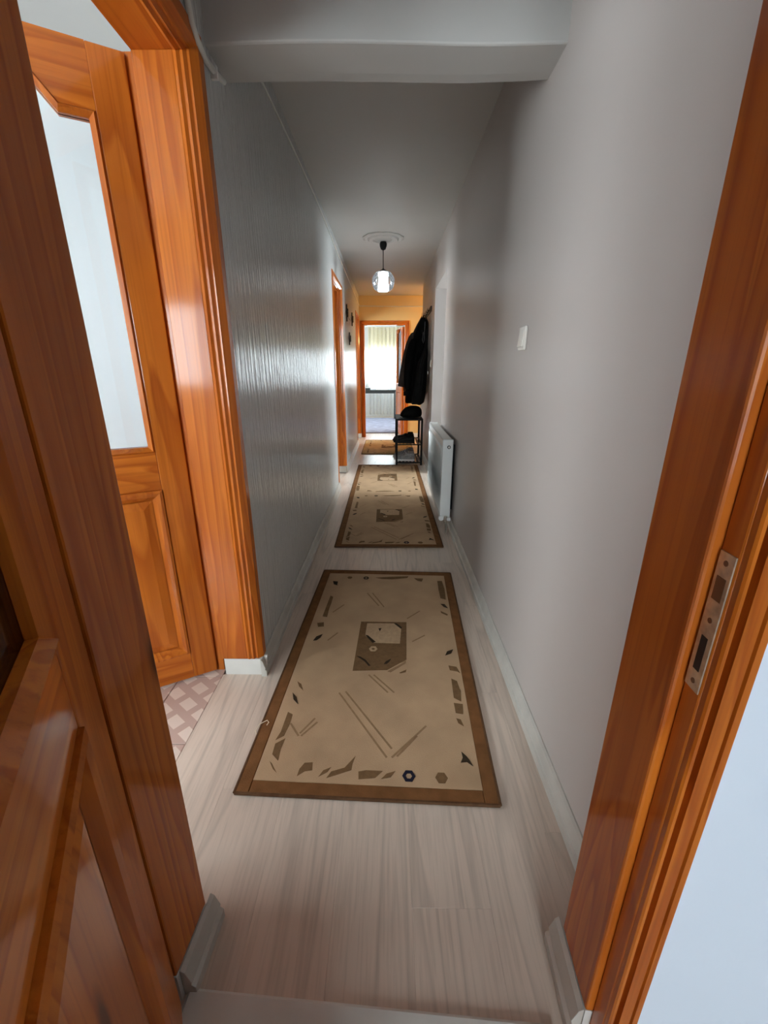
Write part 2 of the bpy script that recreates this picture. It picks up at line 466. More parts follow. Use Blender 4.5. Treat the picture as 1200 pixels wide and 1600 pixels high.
def wall_y(mb, x0, x1, y0, y1, opens, z1=CZ):
    """wall running along y with openings (ya, yb, z0, ztop)"""
    y = y0
    for (a, b, zb, zt) in sorted(opens):
        if a > y: mb.box(x0, x1, y, a, -0.012, z1)
        if zb > 0: mb.box(x0, x1, a, b, -0.012, zb)
        mb.box(x0, x1, a, b, zt, z1)
        y = b
    if y < y1: mb.box(x0, x1, y, y1, -0.012, z1)
    return mb
def wall_x(mb, x0, x1, y0, y1, opens, z1=CZ):
    x = x0
    for (a, b, zb, zt) in sorted(opens):
        if a > x: mb.box(x, a, y0, y1, -0.012, z1)
        if zb > 0: mb.box(a, b, y0, y1, -0.012, zb)
        mb.box(a, b, y0, y1, zt, z1)
        x = b
    if x < x1: mb.box(x, x1, y0, y1, -0.012, z1)
    return mb
o3 = lambda d: (d[0] - JT, d[1] + JT, 0, DH + JT)
struct('wall_left', wall_y(MB(), WL, XL, 0.60, YF, [o3(D1), o3(D2), o3(D3)]), M['wall'], 'glossy grey painted hall wall with wooden doorways', 'wall')
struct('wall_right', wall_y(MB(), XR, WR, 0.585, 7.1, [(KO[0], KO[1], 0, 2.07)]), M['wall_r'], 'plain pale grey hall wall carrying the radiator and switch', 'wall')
struct('wall_far', wall_x(MB(), -3.2, 2.4, YF, YF2, [(FX0 - JT, FX1 + JT, 0, 1.97 + JT)]), M['yellow'], 'warm yellow end wall around the far doorway', 'wall')
struct('wall_foyer', MB().box(WR, 2.4, 7.0, 7.1, -0.012, CZ).box(2.4, 2.5, 7.0, YF2, -0.012, CZ), M['yellow'], 'yellow walls of the side niche beyond the coat rack', 'wall')
# rooms around the hall
W = WINDOWS
def hole(i): return (W[i][3], W[i][4], W[i][5], W[i][6])
struct('wall_bedroom', wall_x(MB(), -0.73, 2.8, -3.45, -3.2, [hole(0)]).box(2.6, 2.8, -3.2, 0.62, -0.012, CZ), M['wall_dim'], 'grey walls of the room in front of the hall doorway', 'wall')
struct('wall_partition', MB().box(WL, -0.60, -3.2, 0.60, -0.012, CZ), M['wall_dim'], 'grey partition beside the open front door leaf', 'wall')
struct('wall_side_room', wall_x(wall_y(MB(), -3.45, -3.2, -2.0, 2.2, [hole(5)]), -3.45, WL, -2.25, -2.0, [hole(1)]).box(-3.4, WL, 2.2, 2.4, -0.012, CZ), M['wall_white'], 'pale grey walls of the tiled room behind the glazed door', 'wall')
struct('wall_left_rooms', wall_y(MB(), -3.45, -3.2, 3.4, YF2, [hole(3)]).box(-3.2, WL, 3.4, 3.6, -0.012, CZ), M['wall_white'], 'pale walls of the room behind the middle left doorways', 'wall')
struct('wall_kitchen', wall_y(MB(), 2.8, 3.05, 3.2, 6.6, [hole(2)]).box(WR, 2.8, 3.2, 3.4, -0.012, CZ).box(WR, 2.8, 6.4, 6.6, -0.012, CZ), M['wall_white'], 'pale walls of the room behind the plain right opening', 'wall')
struct('wall_end_room', wall_x(wall_y(MB(), 1.5, 1.75, YF2, 11.8, [hole(6)]), -1.9, 1.7, 11.8, 12.05, [hole(4)]).box(-1.9, -1.7, YF2, 11.8, -0.012, CZ), M['wall_white'], 'pale walls of the bright room at the hall end', 'wall')
kf = struct('trim_2', MB().box(XR + 0.0, 2.8, 3.4, KO[0], -0.012, -0.0005).box(2.0, 2.8, KO[0], KO[1], -0.012, -0.0005).box(WR, 2.8, KO[1], 6.4, -0.012, -0.0005), M['tile_kitchen'], 'patterned tile floor behind the plain right opening', 'floor')

# windows
WLAB = ['assumed white framed window of the room facing the hall', 'assumed white framed window lighting the tiled side room', 'assumed white framed window behind the plain right opening',
        'assumed white framed window behind the middle left doorways', 'bright white framed window behind the sheer curtain', 'added unseen white framed side window facing the first left doorway', 'added unseen side window brightening the end room']
for i, (ax, c, s, a0, a1, z0, z1) in enumerate(WINDOWS):
    e = empty('window_%d' % (i + 1), ((a0 + a1) / 2, c - s * 0.12, z0) if ax == 'y' else (c - s * 0.12, (a0 + a1) / 2, z0), 0 if ax == 'y' else math.pi / 2)
    tag(e, WLAB[i], 'window', None, 'structure')
    w, h = (a1 - a0) / 2, z1 - z0
    f = MB().box(-w, -w + 0.06, -0.03, 0.03, 0, h).box(w - 0.06, w, -0.03, 0.03, 0, h).box(-w + 0.06, w - 0.06, -0.03, 0.03, 0, 0.06).box(-w + 0.06, w - 0.06, -0.03, 0.03, h - 0.06, h)
    f.build('window_frame', M['white'], e, bevel=0.004)
    MB().box(-0.04, 0.04, -0.03, 0.03, 0.06, h - 0.06).build('mullion', M['white'], e, bevel=0.004)
    for k in (-1, 1):
        xa, xb = (-w + 0.06, -0.04) if k < 0 else (0.04, w - 0.06)
        MB().box(xa, xb, -0.004, 0.004, 0.06, h - 0.06).build('pane', M['glass'], e)
    MB().box(-w, w, -0.13, 0.10, -0.02, 0.0).build('window_sill', M['marble'], e, bevel=0.004)

# baseboards: white grooved marble skirting
SK = [(0, 0), (0.022, 0), (0.022, 0.028), (0.016, 0.034), (0.018, 0.040), (0.010, 0.072), (0.004, 0.080), (0, 0.080)]
def skirt_y(mb, X, s, y0, y1):
    return mb.prism(SK, lambda u, v: (X + s * u, y0, v), lambda u, v: (X + s * u, y1, v))
def skirt_x(mb, Y, s, x0, x1):
    return mb.prism(SK, lambda u, v: (x0, Y + s * u, v), lambda u, v: (x1, Y + s * u, v))
bl = MB(); skirt_y(bl, XL, 1, D1[1] - 0.012, 4.40); skirt_y(bl, XL, 1, D2[1] - 0.012, 7.27)
base_l = struct('baseboard_left', bl, M['skirt'], 'pale grey grooved skirting along the glossy left hall wall', 'skirting')
br_ = MB(); skirt_y(br_, XR, -1, 0.70, KO[0]); skirt_y(br_, XR, -1, KO[1], 7.1)
skirt_x(br_, KO[1], -1, XR - 0.022, WR)
struct('baseboard_right', br_, M['skirt'], 'pale grey grooved skirting under the radiator on the right hall wall', 'skirting')
bf = MB(); skirt_x(bf, YF, -1, 0.36, 2.4)
struct('baseboard_far', bf, M['marble'], 'white skirting along the yellow end wall', 'skirting')

# ------------------------------------------------------------------ doorways in the left wall
RIB = [(0, 0), (0.075, 0), (0.075, 0.010), (0.066, 0.018), (0.056, 0.014), (0.050, 0.020), (0.040, 0.020), (0.034, 0.014), (0.028, 0.020), (0.018, 0.020), (0.012, 0.013), (0.004, 0.013), (0, 0.010)]
# ribbed corner moulding that chamfers the doorway edge: u away from the opening, v off the wall
COR = [(-0.001, -0.056), (-0.006, -0.046), (0.000, -0.038), (-0.004, -0.028), (0.004, -0.020), (0.001, -0.012), (0.010, -0.002), (0.018, 0.007), (0.052, 0.007), (0.056, 0.0), (0.029, 0.0), (0.029, -0.056)]
def casing(e, X, s, y0, y1, zt, zfoot=0.0, feet=(True, True)):
    for (Y, d, on) in ((y0, -1, feet[0]), (y1, 1, feet[1])):
        if on:
            MB().prism(COR, lambda u, v: (X + s * v, Y + d * u, zfoot), lambda u, v: (X + s * v, Y + d * u, zt + u)).build('casing', M['pine_z'], e)
    MB().prism(COR, lambda u, v: (X + s * v, y0 - (u if feet[0] else 0), zt + u), lambda u, v: (X + s * v, y1 + (u if feet[1] else 0), zt + u)).build('casing', M['pine_y'], e)
def frame_left(name, label, d, feet=(True, True)):
    e = empty(name, (0, 0, 0)); tag(e, label, 'door frame', None, 'structure')
    xa, xb = WL - 0.004, XL - 0.0565
    MB().box(xa, xb, d[0] - JT + 0.001, d[0], 0.0, DH).build('jamb', M['pine_z'], e, bevel=0.002)
    MB().box(xa, xb, d[1], d[1] + JT - 0.001, 0.078, DH).build('jamb', M['pine_z'], e, bevel=0.002)
    MB().box(xa, xb, d[0] - JT + 0.001, d[1] + JT - 0.001, DH, DH + JT - 0.001).build('head', M['pine_y'], e, bevel=0.002)
    # little marble plinth under the far jamb
    pl = MB(); skirt_x(pl, d[1] + JT - 0.001, -1, WL + 0.012, XL + 0.020)
    pl.box(WL + 0.012, XL + 0.0, d[1] + 0.0, d[1] + JT - 0.001, 0, 0.078)
    pl.build('plinth', M['marble'], e)
    casing(e, XL, 1, d[0], d[1], DH, 0.081, feet)
    MB().box(WL - 0.08, WL - 0.0045, d[1] + 0.028, d[1] + 0.055, 0, DH + 0.012).build('rebate', M['pine_z'], e, bevel=0.002)
    return e
d1 = frame_left('door_2', 'orange pine door frame of the first left doorway with white plinth', D1, (False, True))
d2 = frame_left('door_3', 'pine door frame halfway along the glossy grey wall', D2)
d3 = frame_left('door_4', 'pine door frame on the left wall beside the yellow end wall', D3)

# ------------------------------------------------------------------ glazed panel door leaf
def door_leaf(parent, pin, rz, w=0.80, h=2.045, z0=0.010, stile=0.092, glass='door_glass', p1=0.822):
    """hinge at local origin, leaf along +x, 4 cm thick along +y; faces seen from both sides"""
    T = 0.04
    lf = MB()
    lf.box(0, stile, 0, T, z0, z0 + h); lf.box(w - stile, w, 0, T, z0, z0 + h)
    leaf = lf.build('door_leaf', M['pine_z'], parent, bevel=0.003, loc=(pin[0], pin[1], 0), rz=rz)
    gx0, gx1 = stile, w - stile
    g0, g1 = 0.955, 1.905            # glass opening
    p0 = 0.128
    gt = 1.965; cut = 0.085; run = 0.135
    MB().box(gx0, gx1, 0.001, T - 0.001, z0, p0).build('rail', M['pine_x'], leaf, bevel=0.002)
    MB().box(gx0, gx1, 0.001, T - 0.001, p1, g0).build('rail', M['pine_x'], leaf, bevel=0.002)
    # shaped top rail: shoulder, slope, raised middle
    top = [(gx0, g1), (gx0 + cut, g1), (gx0 + run, gt), (gx1 - run, gt), (gx1 - cut, g1), (gx1, g1), (gx1, z0 + h), (gx0, z0 + h)]
    tm = MB()
    quads = [[top[0], top[1], (gx0 + cut, z0 + h), (gx0, z0 + h)], [top[1], top[2], (gx0 + run, z0 + h), (gx0 + cut, z0 + h)],
             [top[2], top[3], (gx1 - run, z0 + h), (gx0 + run, z0 + h)], [top[3], top[4], (gx1 - cut, z0 + h), (gx1 - run, z0 + h)],
             [top[4], top[5], (gx1, z0 + h), (gx1 - cut, z0 + h)]]
    for q in quads:
        tm.prism(q, lambda u, v: (u, 0.001, v), lambda u, v: (u, T - 0.001, v))
    tm.build('rail', M['pine_x'], leaf)
    # glass
    gl = [(gx0, g0), (gx1, g0), (gx1, g1), (gx1 - cut, g1), (gx1 - run, gt), (gx0 + run, gt), (gx0 + cut, g1), (gx0, g1)]
    MB().prism(gl, lambda u, v: (u, 0.018, v), lambda u, v: (u, 0.022, v)).build('glass_pane', M[glass], leaf)
    # beads round the glass, proud of both faces
    path = [(gx0, g0), (gx1, g0), (gx1, g1), (gx1 - cut, g1), (gx1 - run, gt), (gx0 + run, gt), (gx0 + cut, g1), (gx0, g1)]
    inset = 0.020
    cx, cz = (gx0 + gx1) / 2, (g0 + gt) / 2
    inner = [(gx0 + inset, g0 + inset), (gx1 - inset, g0 + inset), (gx1 - inset, g1 - inset), (gx1 - cut - 0.005, g1 - inset), (gx1 - run - 0.005, gt - inset), (gx0 + run + 0.005, gt - inset), (gx0 + cut + 0.005, g1 - inset), (gx0 + inset, g1 - inset)]
    for yy, s in ((0.0, -1), (T, 1)):
        bd = MB()
        for i in range(8):
            a, b = path[i], path[(i + 1) % 8]; c, d = inner[(i + 1) % 8], inner[i]
            yo, yi = yy + s * 0.006, (0.0225 if s > 0 else 0.0175)
            vs = [(a[0], yy - s * 0.002, a[1]), (b[0], yy - s * 0.002, b[1]), (b[0] * 0.7 + c[0] * 0.3, yo, b[1] * 0.7 + c[1] * 0.3), (a[0] * 0.7 + d[0] * 0.3, yo, a[1] * 0.7 + d[1] * 0.3),
                  (d[0], yy - s * 0.006, d[1]), (c[0], yy - s * 0.006, c[1]), (c[0], yi, c[1]), (d[0], yi, d[1])]
            bd.add(vs, [(0, 1, 2, 3), (3, 2, 5, 4), (4, 5, 6, 7)])
        bd.build('glazing_bead', M['pine_z'], leaf)
    MB().box(gx0, gx1, 0.010, T - 0.010, p0, p1).build('panel_core', M['pine_z'], leaf)
    # raised panel and its mitred moulding on both faces
    for s, yy in ((1, T), (-1, 0.0)):
        def Y(d): return yy + s * d
        steps = [(0.0, -0.004), (0.001, 0.005), (0.010, 0.008), (0.022, 0.004), (0.036, -0.010), (0.040, -0.010)]
        mo = MB()
        prev = None
        for (ins, dd) in steps:
            r = [(gx0 + ins, Y(dd), p0 + ins), (gx1 - ins, Y(dd), p0 + ins), (gx1 - ins, Y(dd), p1 - ins), (gx0 + ins, Y(dd), p1 - ins)]
            if prev: mo.rings([prev, r], cap=False)
            prev = r
        mo.build('moulding', M['pine_z'], leaf)
        i0, i1 = 0.040, 0.068
        pn = MB()
        r0 = [(gx0 + i0, Y(-0.010), p0 + i0), (gx1 - i0, Y(-0.010), p0 + i0), (gx1 - i0, Y(-0.010), p1 - i0), (gx0 + i0, Y(-0.010), p1 - i0)]
        r1 = [(gx0 + i1, Y(-0.002), p0 + i1), (gx1 - i1, Y(-0.002), p0 + i1), (gx1 - i1, Y(-0.002), p1 - i1), (gx0 + i1, Y(-0.002), p1 - i1)]
        pn.rings([r0, r1], cap=False); pn.add(r1, [(0, 1, 2, 3)])
        pn.build('panel', M['pine_z'], leaf)
        # lever handle with long plate
        hd = MB().box(w - 0.065, w - 0.03, min(yy, Y(0.004)), max(yy, Y(0.004)), 0.94, 1.16)
        hd.tube([(w - 0.047, Y(0.003), 1.08), (w - 0.047, Y(0.045), 1.08), (w - 0.06, Y(0.05), 1.08), (w - 0.15, Y(0.05), 1.075)], 0.008)
        hd.build('handle', M['chrome'], leaf, bevel=0.001)
    for z in (0.25, 1.75):
        MB().lathe([(0.007, z - 0.045), (0.007, z + 0.045)], 0.0, -0.004, 10).build('hinge', M['chrome'], leaf)
    return leaf
# first left door: opened into the tiled room
dirA = math.radians(-150)
hpx, hpy = -0.730, 1.492
nA = Vector((-math.sin(dirA), math.cos(dirA)))
door_leaf(d1, (hpx - 0.04 * nA.x, hpy - 0.04 * nA.y), dirA)

# far doorway with its leaf opened into the end room
far = tag(empty('door_5', (0, 0, 0)), 'pine doorway with open leaf in the yellow end wall', 'door', None, 'structure')
MB().box(FX0 - JT + 0.001, FX0, YF - 0.004, YF2 + 0.004, 0, 1.97).build('jamb', M['pine_z'], far, bevel=0.002)
MB().box(FX1, FX1 + JT - 0.001, YF - 0.004, YF2 + 0.004, 0, 1.97).build('jamb', M['pine_z'], far, bevel=0.002)
MB().box(FX0 - JT + 0.001, FX1 + JT - 0.001, YF - 0.004, YF2 + 0.004, 1.97, 1.97 + JT - 0.001).build('head', M['pine_x'], far, bevel=0.002)
for (X, s) in ((FX0, -1), (FX1, 1)):
    MB().prism(RIB, lambda u, v: (X + s * u, YF - v, 0), lambda u, v: (X + s * u, YF - v, 1.966 + u)).build('casing', M['pine_z'], far, bevel=0.0015)
MB().prism(RIB, lambda u, v: (FX0 - u, YF - v, 1.966 + u), lambda u, v: (FX1 + u, YF - v, 1.966 + u)).build('casing', M['pine_x'], far, bevel=0.0015)
door_leaf(far, (FX1 - 0.002, YF2 + 0.012), math.radians(98), w=0.71, h=1.945)

# ------------------------------------------------------------------ near doorway that the view looks through
OA = math.radians(-3.4)
near = tag(empty('door_1', (-0.0225, 0.473, 0), OA), 'dark orange pine front doorway with strike plate and open glazed leaf', 'door', None, 'structure')
def near_jamb(s, v0, v1):
    # door stop side (proud), rebate side
    MB().box(min(s * 0.398, s * 0.45), max(s * 0.398, s * 0.45), v0, v1, 0.080, DH).build('jamb', M['pine_z'], near, bevel=0.004)
    MB().box(min(s * 0.411, s * 0.45), max(s * 0.411, s * 0.45), -0.022, v0, 0.0, DH).build('jamb_rebate', M['pine_z'], near, bevel=0.003)
    MB().slab(min(s * 0.398, s * 0.45) , max(s * 0.398, s * 0.45), v0 + 0.0, v1, 0.0, 0.079, 0.001).build('jamb_foot', M['marble'], near)
near_jamb(-1, 0.0, 0.125); near_jamb(1, 0.010, 0.138)
MB().box(-0.45, 0.45, 0.0, 0.13, DH, DH + 0.03).build('head', M['pine_x'], near, bevel=0.003)
RIB2 = [(0, 0), (0, 0.008), (0.002, 0.011), (0.006, 0.011), (0.008, 0.008), (0.0085, 0.001), (0.013, 0.001), (0.0135, 0.013), (0.029, 0.014), (0.031, 0.006), (0.033, 0.006), (0.035, 0.013), (0.042, 0.014), (0.047, 0.009), (0.048, 0)]
for s in (-1, 1):
    MB().prism(RIB2, lambda u, v: (s * (0.4125 + u), -0.022 - v, 0.0), lambda u, v: (s * (0.4125 + u), -0.022 - v, DH + u)).build('casing', M['pine_z'], near)
MB().prism(RIB2, lambda u, v: (-0.4125 - u, -0.022 - v, DH + 0.004 + u), lambda u, v: (0.4125 + u, -0.022 - v, DH + 0.004 + u)).build('casing', M['pine_x'], near, bevel=0.001)
# strike plate in the rebate of the right jamb
def strike():
    e = bpy.data.objects.new('strike_plate', None)
    me = MB()
    X = 0.4105
    v0, v1 = -0.019, 0.006
    z0, z1 = 0.846, 1.032
    me.box(X - 0.0018, X, v0, v1, z0, z1)
    pl = me.build('strike_plate', M['strike'], near)
    pl['label'] = 'worn metal strike plate'
    MB().box(X - 0.0022, X - 0.0006, -0.014, 0.001, 0.972, 1.002).build('latch_slot', M['rust'], pl)
    MB().box(X - 0.0022, X - 0.0006, -0.012, -0.001, 0.874, 0.922).build('bolt_slot_shade', M['hole_shade'], pl)  # dark block on the plate, painted shade of the bolt hole
    for z in (0.858, 0.945, 1.020):
        MB().lathe([(0.0036, X - 0.0024), (0.0036, X - 0.0006)], -0.007, z, 10, axis='x').build('screw', M['rust'], pl)
    bpy.data.objects.remove(e)
strike()
PHI = math.radians(-57.5)
door_leaf(near, (-0.428, -0.030), PHI, w=0.80, stile=0.126, p1=0.840)
# the end wall around this doorway (both faces follow its slight skew)
ew = MB().box(-0.64, -0.4505, -0.022, 0.125, -0.012, CZ).box(0.4505, 2.75, -0.022, 0.138, -0.012, CZ).box(-0.4505, 0.4505, -0.022, 0.13, DH + 0.03, CZ)
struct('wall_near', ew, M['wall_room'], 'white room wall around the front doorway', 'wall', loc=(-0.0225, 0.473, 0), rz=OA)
# marble plinths standing against the jamb feet, and the sill
def plinth(name, pts, label):
    (xa, ya), (xb, yb), s = pts
    m = MB()
    P = [(0, 0), (0.026, 0), (0.026, 0.026), (0.018, 0.034), (0.020, 0.042), (0.010, 0.074), (0.002, 0.081), (0, 0.081)]
    m.prism(P, lambda u, v: (xa + s * u, ya, v), lambda u, v: (xb + s * u, yb, v))
    return struct(name, m, M['skirt'], label, 'plinth', bevel=0.001)
plinth('trim_3', ((-0.4185, 0.505), (-0.4105, 0.640), 1), 'chipped marble plinth at the foot of the hinge-side front jamb')
plinth('trim_4', ((0.3745, 0.460), (0.3830, 0.605), -1), 'marble plinth at the foot of the strike-plate jamb')
sill = MB().slab(-0.392, 0.352, -0.16, 0.018, 0.0, 0.010, 0.006)
struct('trim_5', sill, M['marble'], 'low rounded marble sill across the front doorway', 'door sill', loc=(-0.0225, 0.473, 0), rz=OA)

# ------------------------------------------------------------------ rugs
MOTIFS = [
    ('mid', [(-0.107, 0.18), (0.124, 0.186), (0.124, -0.107), (0.041, -0.181), (-0.106, -0.193)]),
    ('cream', [(-0.075, 0.166), (0.06, 0.171), (0.098, 0.126), (0.093, 0.007), (-0.029, 0.006), (-0.075, 0.062)]),
    ('dark', [(-0.076, 0.067), (-0.062, 0.063), (-0.02, 0.012), (-0.036, 0.006)]),
    ('dark', [(0.06, 0.171), (0.074, 0.172), (0.101, 0.138), (0.098, 0.124)]),
    ('dark', [(-0.1, -0.095), (-0.081, -0.099), (-0.056, -0.12), (-0.032, -0.157), (-0.041, -0.158), (-0.061, -0.129), (-0.084, -0.108)]),
    ('dark', [(0.025, -0.143), (0.033, -0.125), (0.056, -0.105), (0.048, -0.128), (0.037, -0.142)]),
    ('dark', [(-0.015, 0.123), (0.0, 0.127), (-0.006, 0.098)]),
    ('shade', [(0.042, -0.189), (0.121, -0.12), (0.121, -0.132), (0.056, -0.195)]),
    ('mid', [(0.093, -0.195), (0.124, -0.173), (0.121, -0.19), (0.099, -0.199)]),
    ('dark', [(-0.318, 0.01), (-0.309, 0.042), (-0.283, 0.063), (-0.288, 0.035), (-0.303, 0.013)]),
    ('mid', [(-0.329, 0.157), (-0.296, 0.165), (-0.289, 0.128), (-0.318, 0.123)]),
    ('mid', [(-0.307, 0.433), (-0.29, 0.419), (-0.289, 0.347), (-0.291, 0.292), (-0.288, 0.214), (-0.313, 0.219), (-0.311, 0.304)]),
    ('dark', [(-0.321, 0.605), (-0.291, 0.601), (-0.289, 0.559), (-0.31, 0.567)]),
    ('mid', [(-0.069, 0.664), (0.005, 0.677), (0.137, 0.693), (0.129, 0.669), (0.039, 0.647), (-0.027, 0.649)]),
    ('mid', [(0.17, 0.668), (0.227, 0.667), (0.217, 0.627), (0.193, 0.634)]),
    ('mid', [(0.311, 0.64), (0.339, 0.641), (0.347, 0.543), (0.344, 0.421), (0.315, 0.434), (0.311, 0.525)]),
    ('dark', [(0.311, 0.372), (0.332, 0.371), (0.347, 0.33), (0.326, 0.343)]),
    ('mid', [(0.305, 0.302), (0.341, 0.271), (0.337, 0.258), (0.307, 0.282)]),
    ('dark', [(0.298, -0.07), (0.309, -0.041), (0.338, -0.025), (0.326, -0.055)]),
    ('mid', [(0.306, -0.138), (0.34, -0.145), (0.352, -0.186), (0.34, -0.175), (0.309, -0.168)]),
    ('dark', [(-0.329, -0.333), (-0.307, -0.357), (-0.292, -0.394), (-0.317, -0.368)]),
    ('mid', [(-0.326, -0.268), (-0.306, -0.283), (-0.289, -0.32), (-0.311, -0.298)]),
    ('mid', [(-0.321, -0.433), (-0.3, -0.444), (-0.299, -0.488), (-0.306, -0.542), (-0.331, -0.562), (-0.322, -0.525)]),
    ('mid', [(-0.327, -0.576), (-0.298, -0.552), (-0.302, -0.596), (-0.298, -0.642), (-0.325, -0.618)]),
    ('mid', [(-0.326, -0.644), (-0.315, -0.653), (-0.29, -0.686), (-0.307, -0.672)]),
    ('mid', [(-0.223, -0.694), (-0.221, -0.668), (-0.209, -0.645), (-0.183, -0.642), (-0.179, -0.671), (-0.202, -0.676)]),
    ('mid', [(-0.155, -0.693), (-0.143, -0.669), (-0.119, -0.656), (-0.129, -0.675)]),
    ('mid', [(-0.129, -0.696), (-0.117, -0.672), (-0.076, -0.656), (-0.045, -0.61), (-0.052, -0.64), (-0.053, -0.664), (-0.09, -0.68)]),
    ('dark', [(0.308, -0.577), (0.323, -0.594), (0.331, -0.608), (0.34, -0.631), (0.322, -0.616), (0.301, -0.619), (0.31, -0.6)]),
    ('mid', [(0.31, -0.22), (0.332, -0.234), (0.34, -0.293), (0.336, -0.348), (0.309, -0.329)]),
    ('mid', [(0.306, -0.356), (0.34, -0.361), (0.335, -0.412), (0.308, -0.407)]),
    ('mid', [(0.307, -0.432), (0.323, -0.437), (0.331, -0.469), (0.312, -0.455)]),
    ('mid', [(-0.03, -0.668), (-0.006, -0.662), (0.048, -0.662), (0.025, -0.688), (-0.027, -0.695)]),
    ('mid', [(0.043, -0.691), (0.06, -0.671), (0.089, -0.66), (0.073, -0.683)]),
    ('line', [(-0.144, -0.324), (0.058, -0.612)]),
    ('line', [(-0.119, -0.316), (0.074, -0.577)]),
    ('line', [(0.075, -0.611), (0.195, -0.473)]),
    ('line', [(0.092, -0.606), (0.161, -0.519)]),
    ('line', [(-0.253, -0.529), (-0.213, -0.458)]),
    ('line', [(-0.246, -0.54), (-0.201, -0.475)]),
    ('line', [(-0.297, -0.486), (-0.255, -0.54)]),
    ('line', [(-0.035, -0.214), (0.05, -0.314)]),
    ('line', [(-0.014, -0.213), (0.075, -0.313)]),
    ('line', [(-0.101, 0.472), (-0.026, 0.337)]),
    ('line', [(-0.071, 0.474), (0.003, 0.325)]),
    ('line', [(0.127, 0.219), (0.195, 0.296)]),
    ('line', [(-0.266, 0.26), (-0.216, 0.34)]),
    ('line', [(-0.25, 0.015), (-0.211, 0.079)]),
    ('line', [(0.151, 0.025), (0.213, 0.079)]),
    ('line', [(-0.016, -0.181), (0.121, -0.116)])]

HEX = [('navy', 0.131, -0.676, 0.021, 0.0105), ('mid', 0.234, -0.677, 0.020, 0.0), ('dark', -0.124, 0.656, 0.018, 0.008), ('mid', -0.225, 0.657, 0.016, 0.0), ('cream', -0.029, -0.039, 0.020, 0.008)]
def rug(name, label, loc, rz, w, l, tiles_=1, mats=None, border=0.043):
    T = 0.010
    e = empty(name, loc, rz); tag(e, label, 'rug', 'woven hall rugs')
    mt = dict(field='rug_field', border='rug_border', mid='rug_mid', dark='rug_dark', cream='rug_cream', shade='rug_shade', navy='rug_navy', line='rug_shade')
    if mats: mt.update(mats)
    b = border
    nx, ny = 8, max(8, int(l * 8))
    random.seed(int(l * 100))
    fld = MB().slab(-w/2 + b, w/2 - b, -l/2 + b, l/2 - b, 0, T, 0.001)
    fld.build('field', M[mt['field']], e)
    br = MB()
    br.slab(-w/2, -w/2 + b, -l/2, l/2, 0, T, 0.003); br.slab(w/2 - b, w/2, -l/2, l/2, 0, T, 0.003)
    br.slab(-w/2 + b, w/2 - b, -l/2, -l/2 + b, 0, T, 0.003); br.slab(-w/2 + b, w/2 - b, l/2 - b, l/2, 0, T, 0.003)
    br.build('border', M[mt['border']], e)
    eg = MB()
    for sx in (-1, 1):
        eg.tube([(sx * (w/2 + 0.001), -l/2, 0.006), (sx * (w/2 + 0.001), l/2, 0.006)], 0.0055, 6)
    for sy in (-1, 1):
        eg.tube([(-w/2, sy * (l/2 + 0.001), 0.006), (w/2, sy * (l/2 + 0.001), 0.006)], 0.0055, 6)
    eg.build('edge_binding', M['rug_edge'], e)
    # woven figures, each colour one inlaid layer just proud of the pile
    order = {'mid': 0.0006, 'shade': 0.0010, 'cream': 0.0011, 'line': 0.0005, 'dark': 0.0016, 'navy': 0.0016}
    for kk in range(tiles_):
        sl = l / 1.51 / tiles_
        oy = (kk - (tiles_ - 1) / 2) * l / tiles_
        flip = 1 if kk % 2 == 0 else -1
        names = {'mid': 'brown_figure', 'dark': 'dark_figure', 'cream': 'cream_figure', 'shade': 'stripe_figure', 'navy': 'hexagon_figure', 'line': 'carved_line'}
        for c, pts in MOTIFS:
            q = [(x, y * sl) for x, y in pts]
            if c == 'line':
                (x0, y0), (x1, y1) = q
                d = Vector((x1 - x0, y1 - y0)).normalized(); nn = Vector((-d.y, d.x)) * 0.0036
                q = [(x0 + nn.x, y0 + nn.y), (x0 - nn.x, y0 - nn.y), (x1 - nn.x, y1 - nn.y), (x1 + nn.x, y1 + nn.y)]
            z = T + order[c]
            q = [(flip * x, flip * y + oy) for x, y in q]
            MB().prism(q, lambda u, v: (u, v, T - 0.002), lambda u, v: (u, v, z)).build(names[c], M[mt[c]], e)
        for c, hx, hy, r, ri in HEX:
            z = T + order[c]
            out = [(flip * (hx + r * math.cos(math.pi / 3 * k)), flip * (hy * sl + r * 1.05 * math.sin(math.pi / 3 * k)) + oy) for k in range(6)]
            if ri:
                inn = [(flip * (hx + ri * math.cos(math.pi / 3 * k)), flip * (hy * sl + ri * math.sin(math.pi / 3 * k)) + oy) for k in range(6)]
                vs = [(x, y, zz) for ring in (out, inn) for zz in (T - 0.002, z) for x, y in ring]
                fs = []
                for k in range(6):
                    j = (k + 1) % 6
                    fs += [(k, j, 6 + j, 6 + k), (12 + k, 18 + k, 18 + j, 12 + j), (6 + k, 6 + j, 18 + j, 18 + k), (k, 12 + k, 12 + j, j)]
                MB().add(vs, fs).build('hexagon_figure', M[mt[c]], e)
            else:
                MB().prism(out, lambda u, v: (u, v, T - 0.002), lambda u, v: (u, v, z)).build('hexagon_figure', M[mt[c]], e)
    return e
rug('runner_rug', 'short beige rug with a brown border at the front of the hall', (-0.038, 1.678, 0), math.radians(-2.2), 0.80, 1.505)
rug('runner_rug', 'long beige runner rug beside the radiator with two figured squares', (-0.004, 4.215, 0), math.radians(0.3), 0.785, 2.77, 2)
rug('runner_rug', 'tan rug before the far doorway behind the shoe rack', (-0.015, 7.06, 0), 0.0, 0.80, 1.35, 1, dict(field='mat_far', border='mat_far', cream='mat_far'))
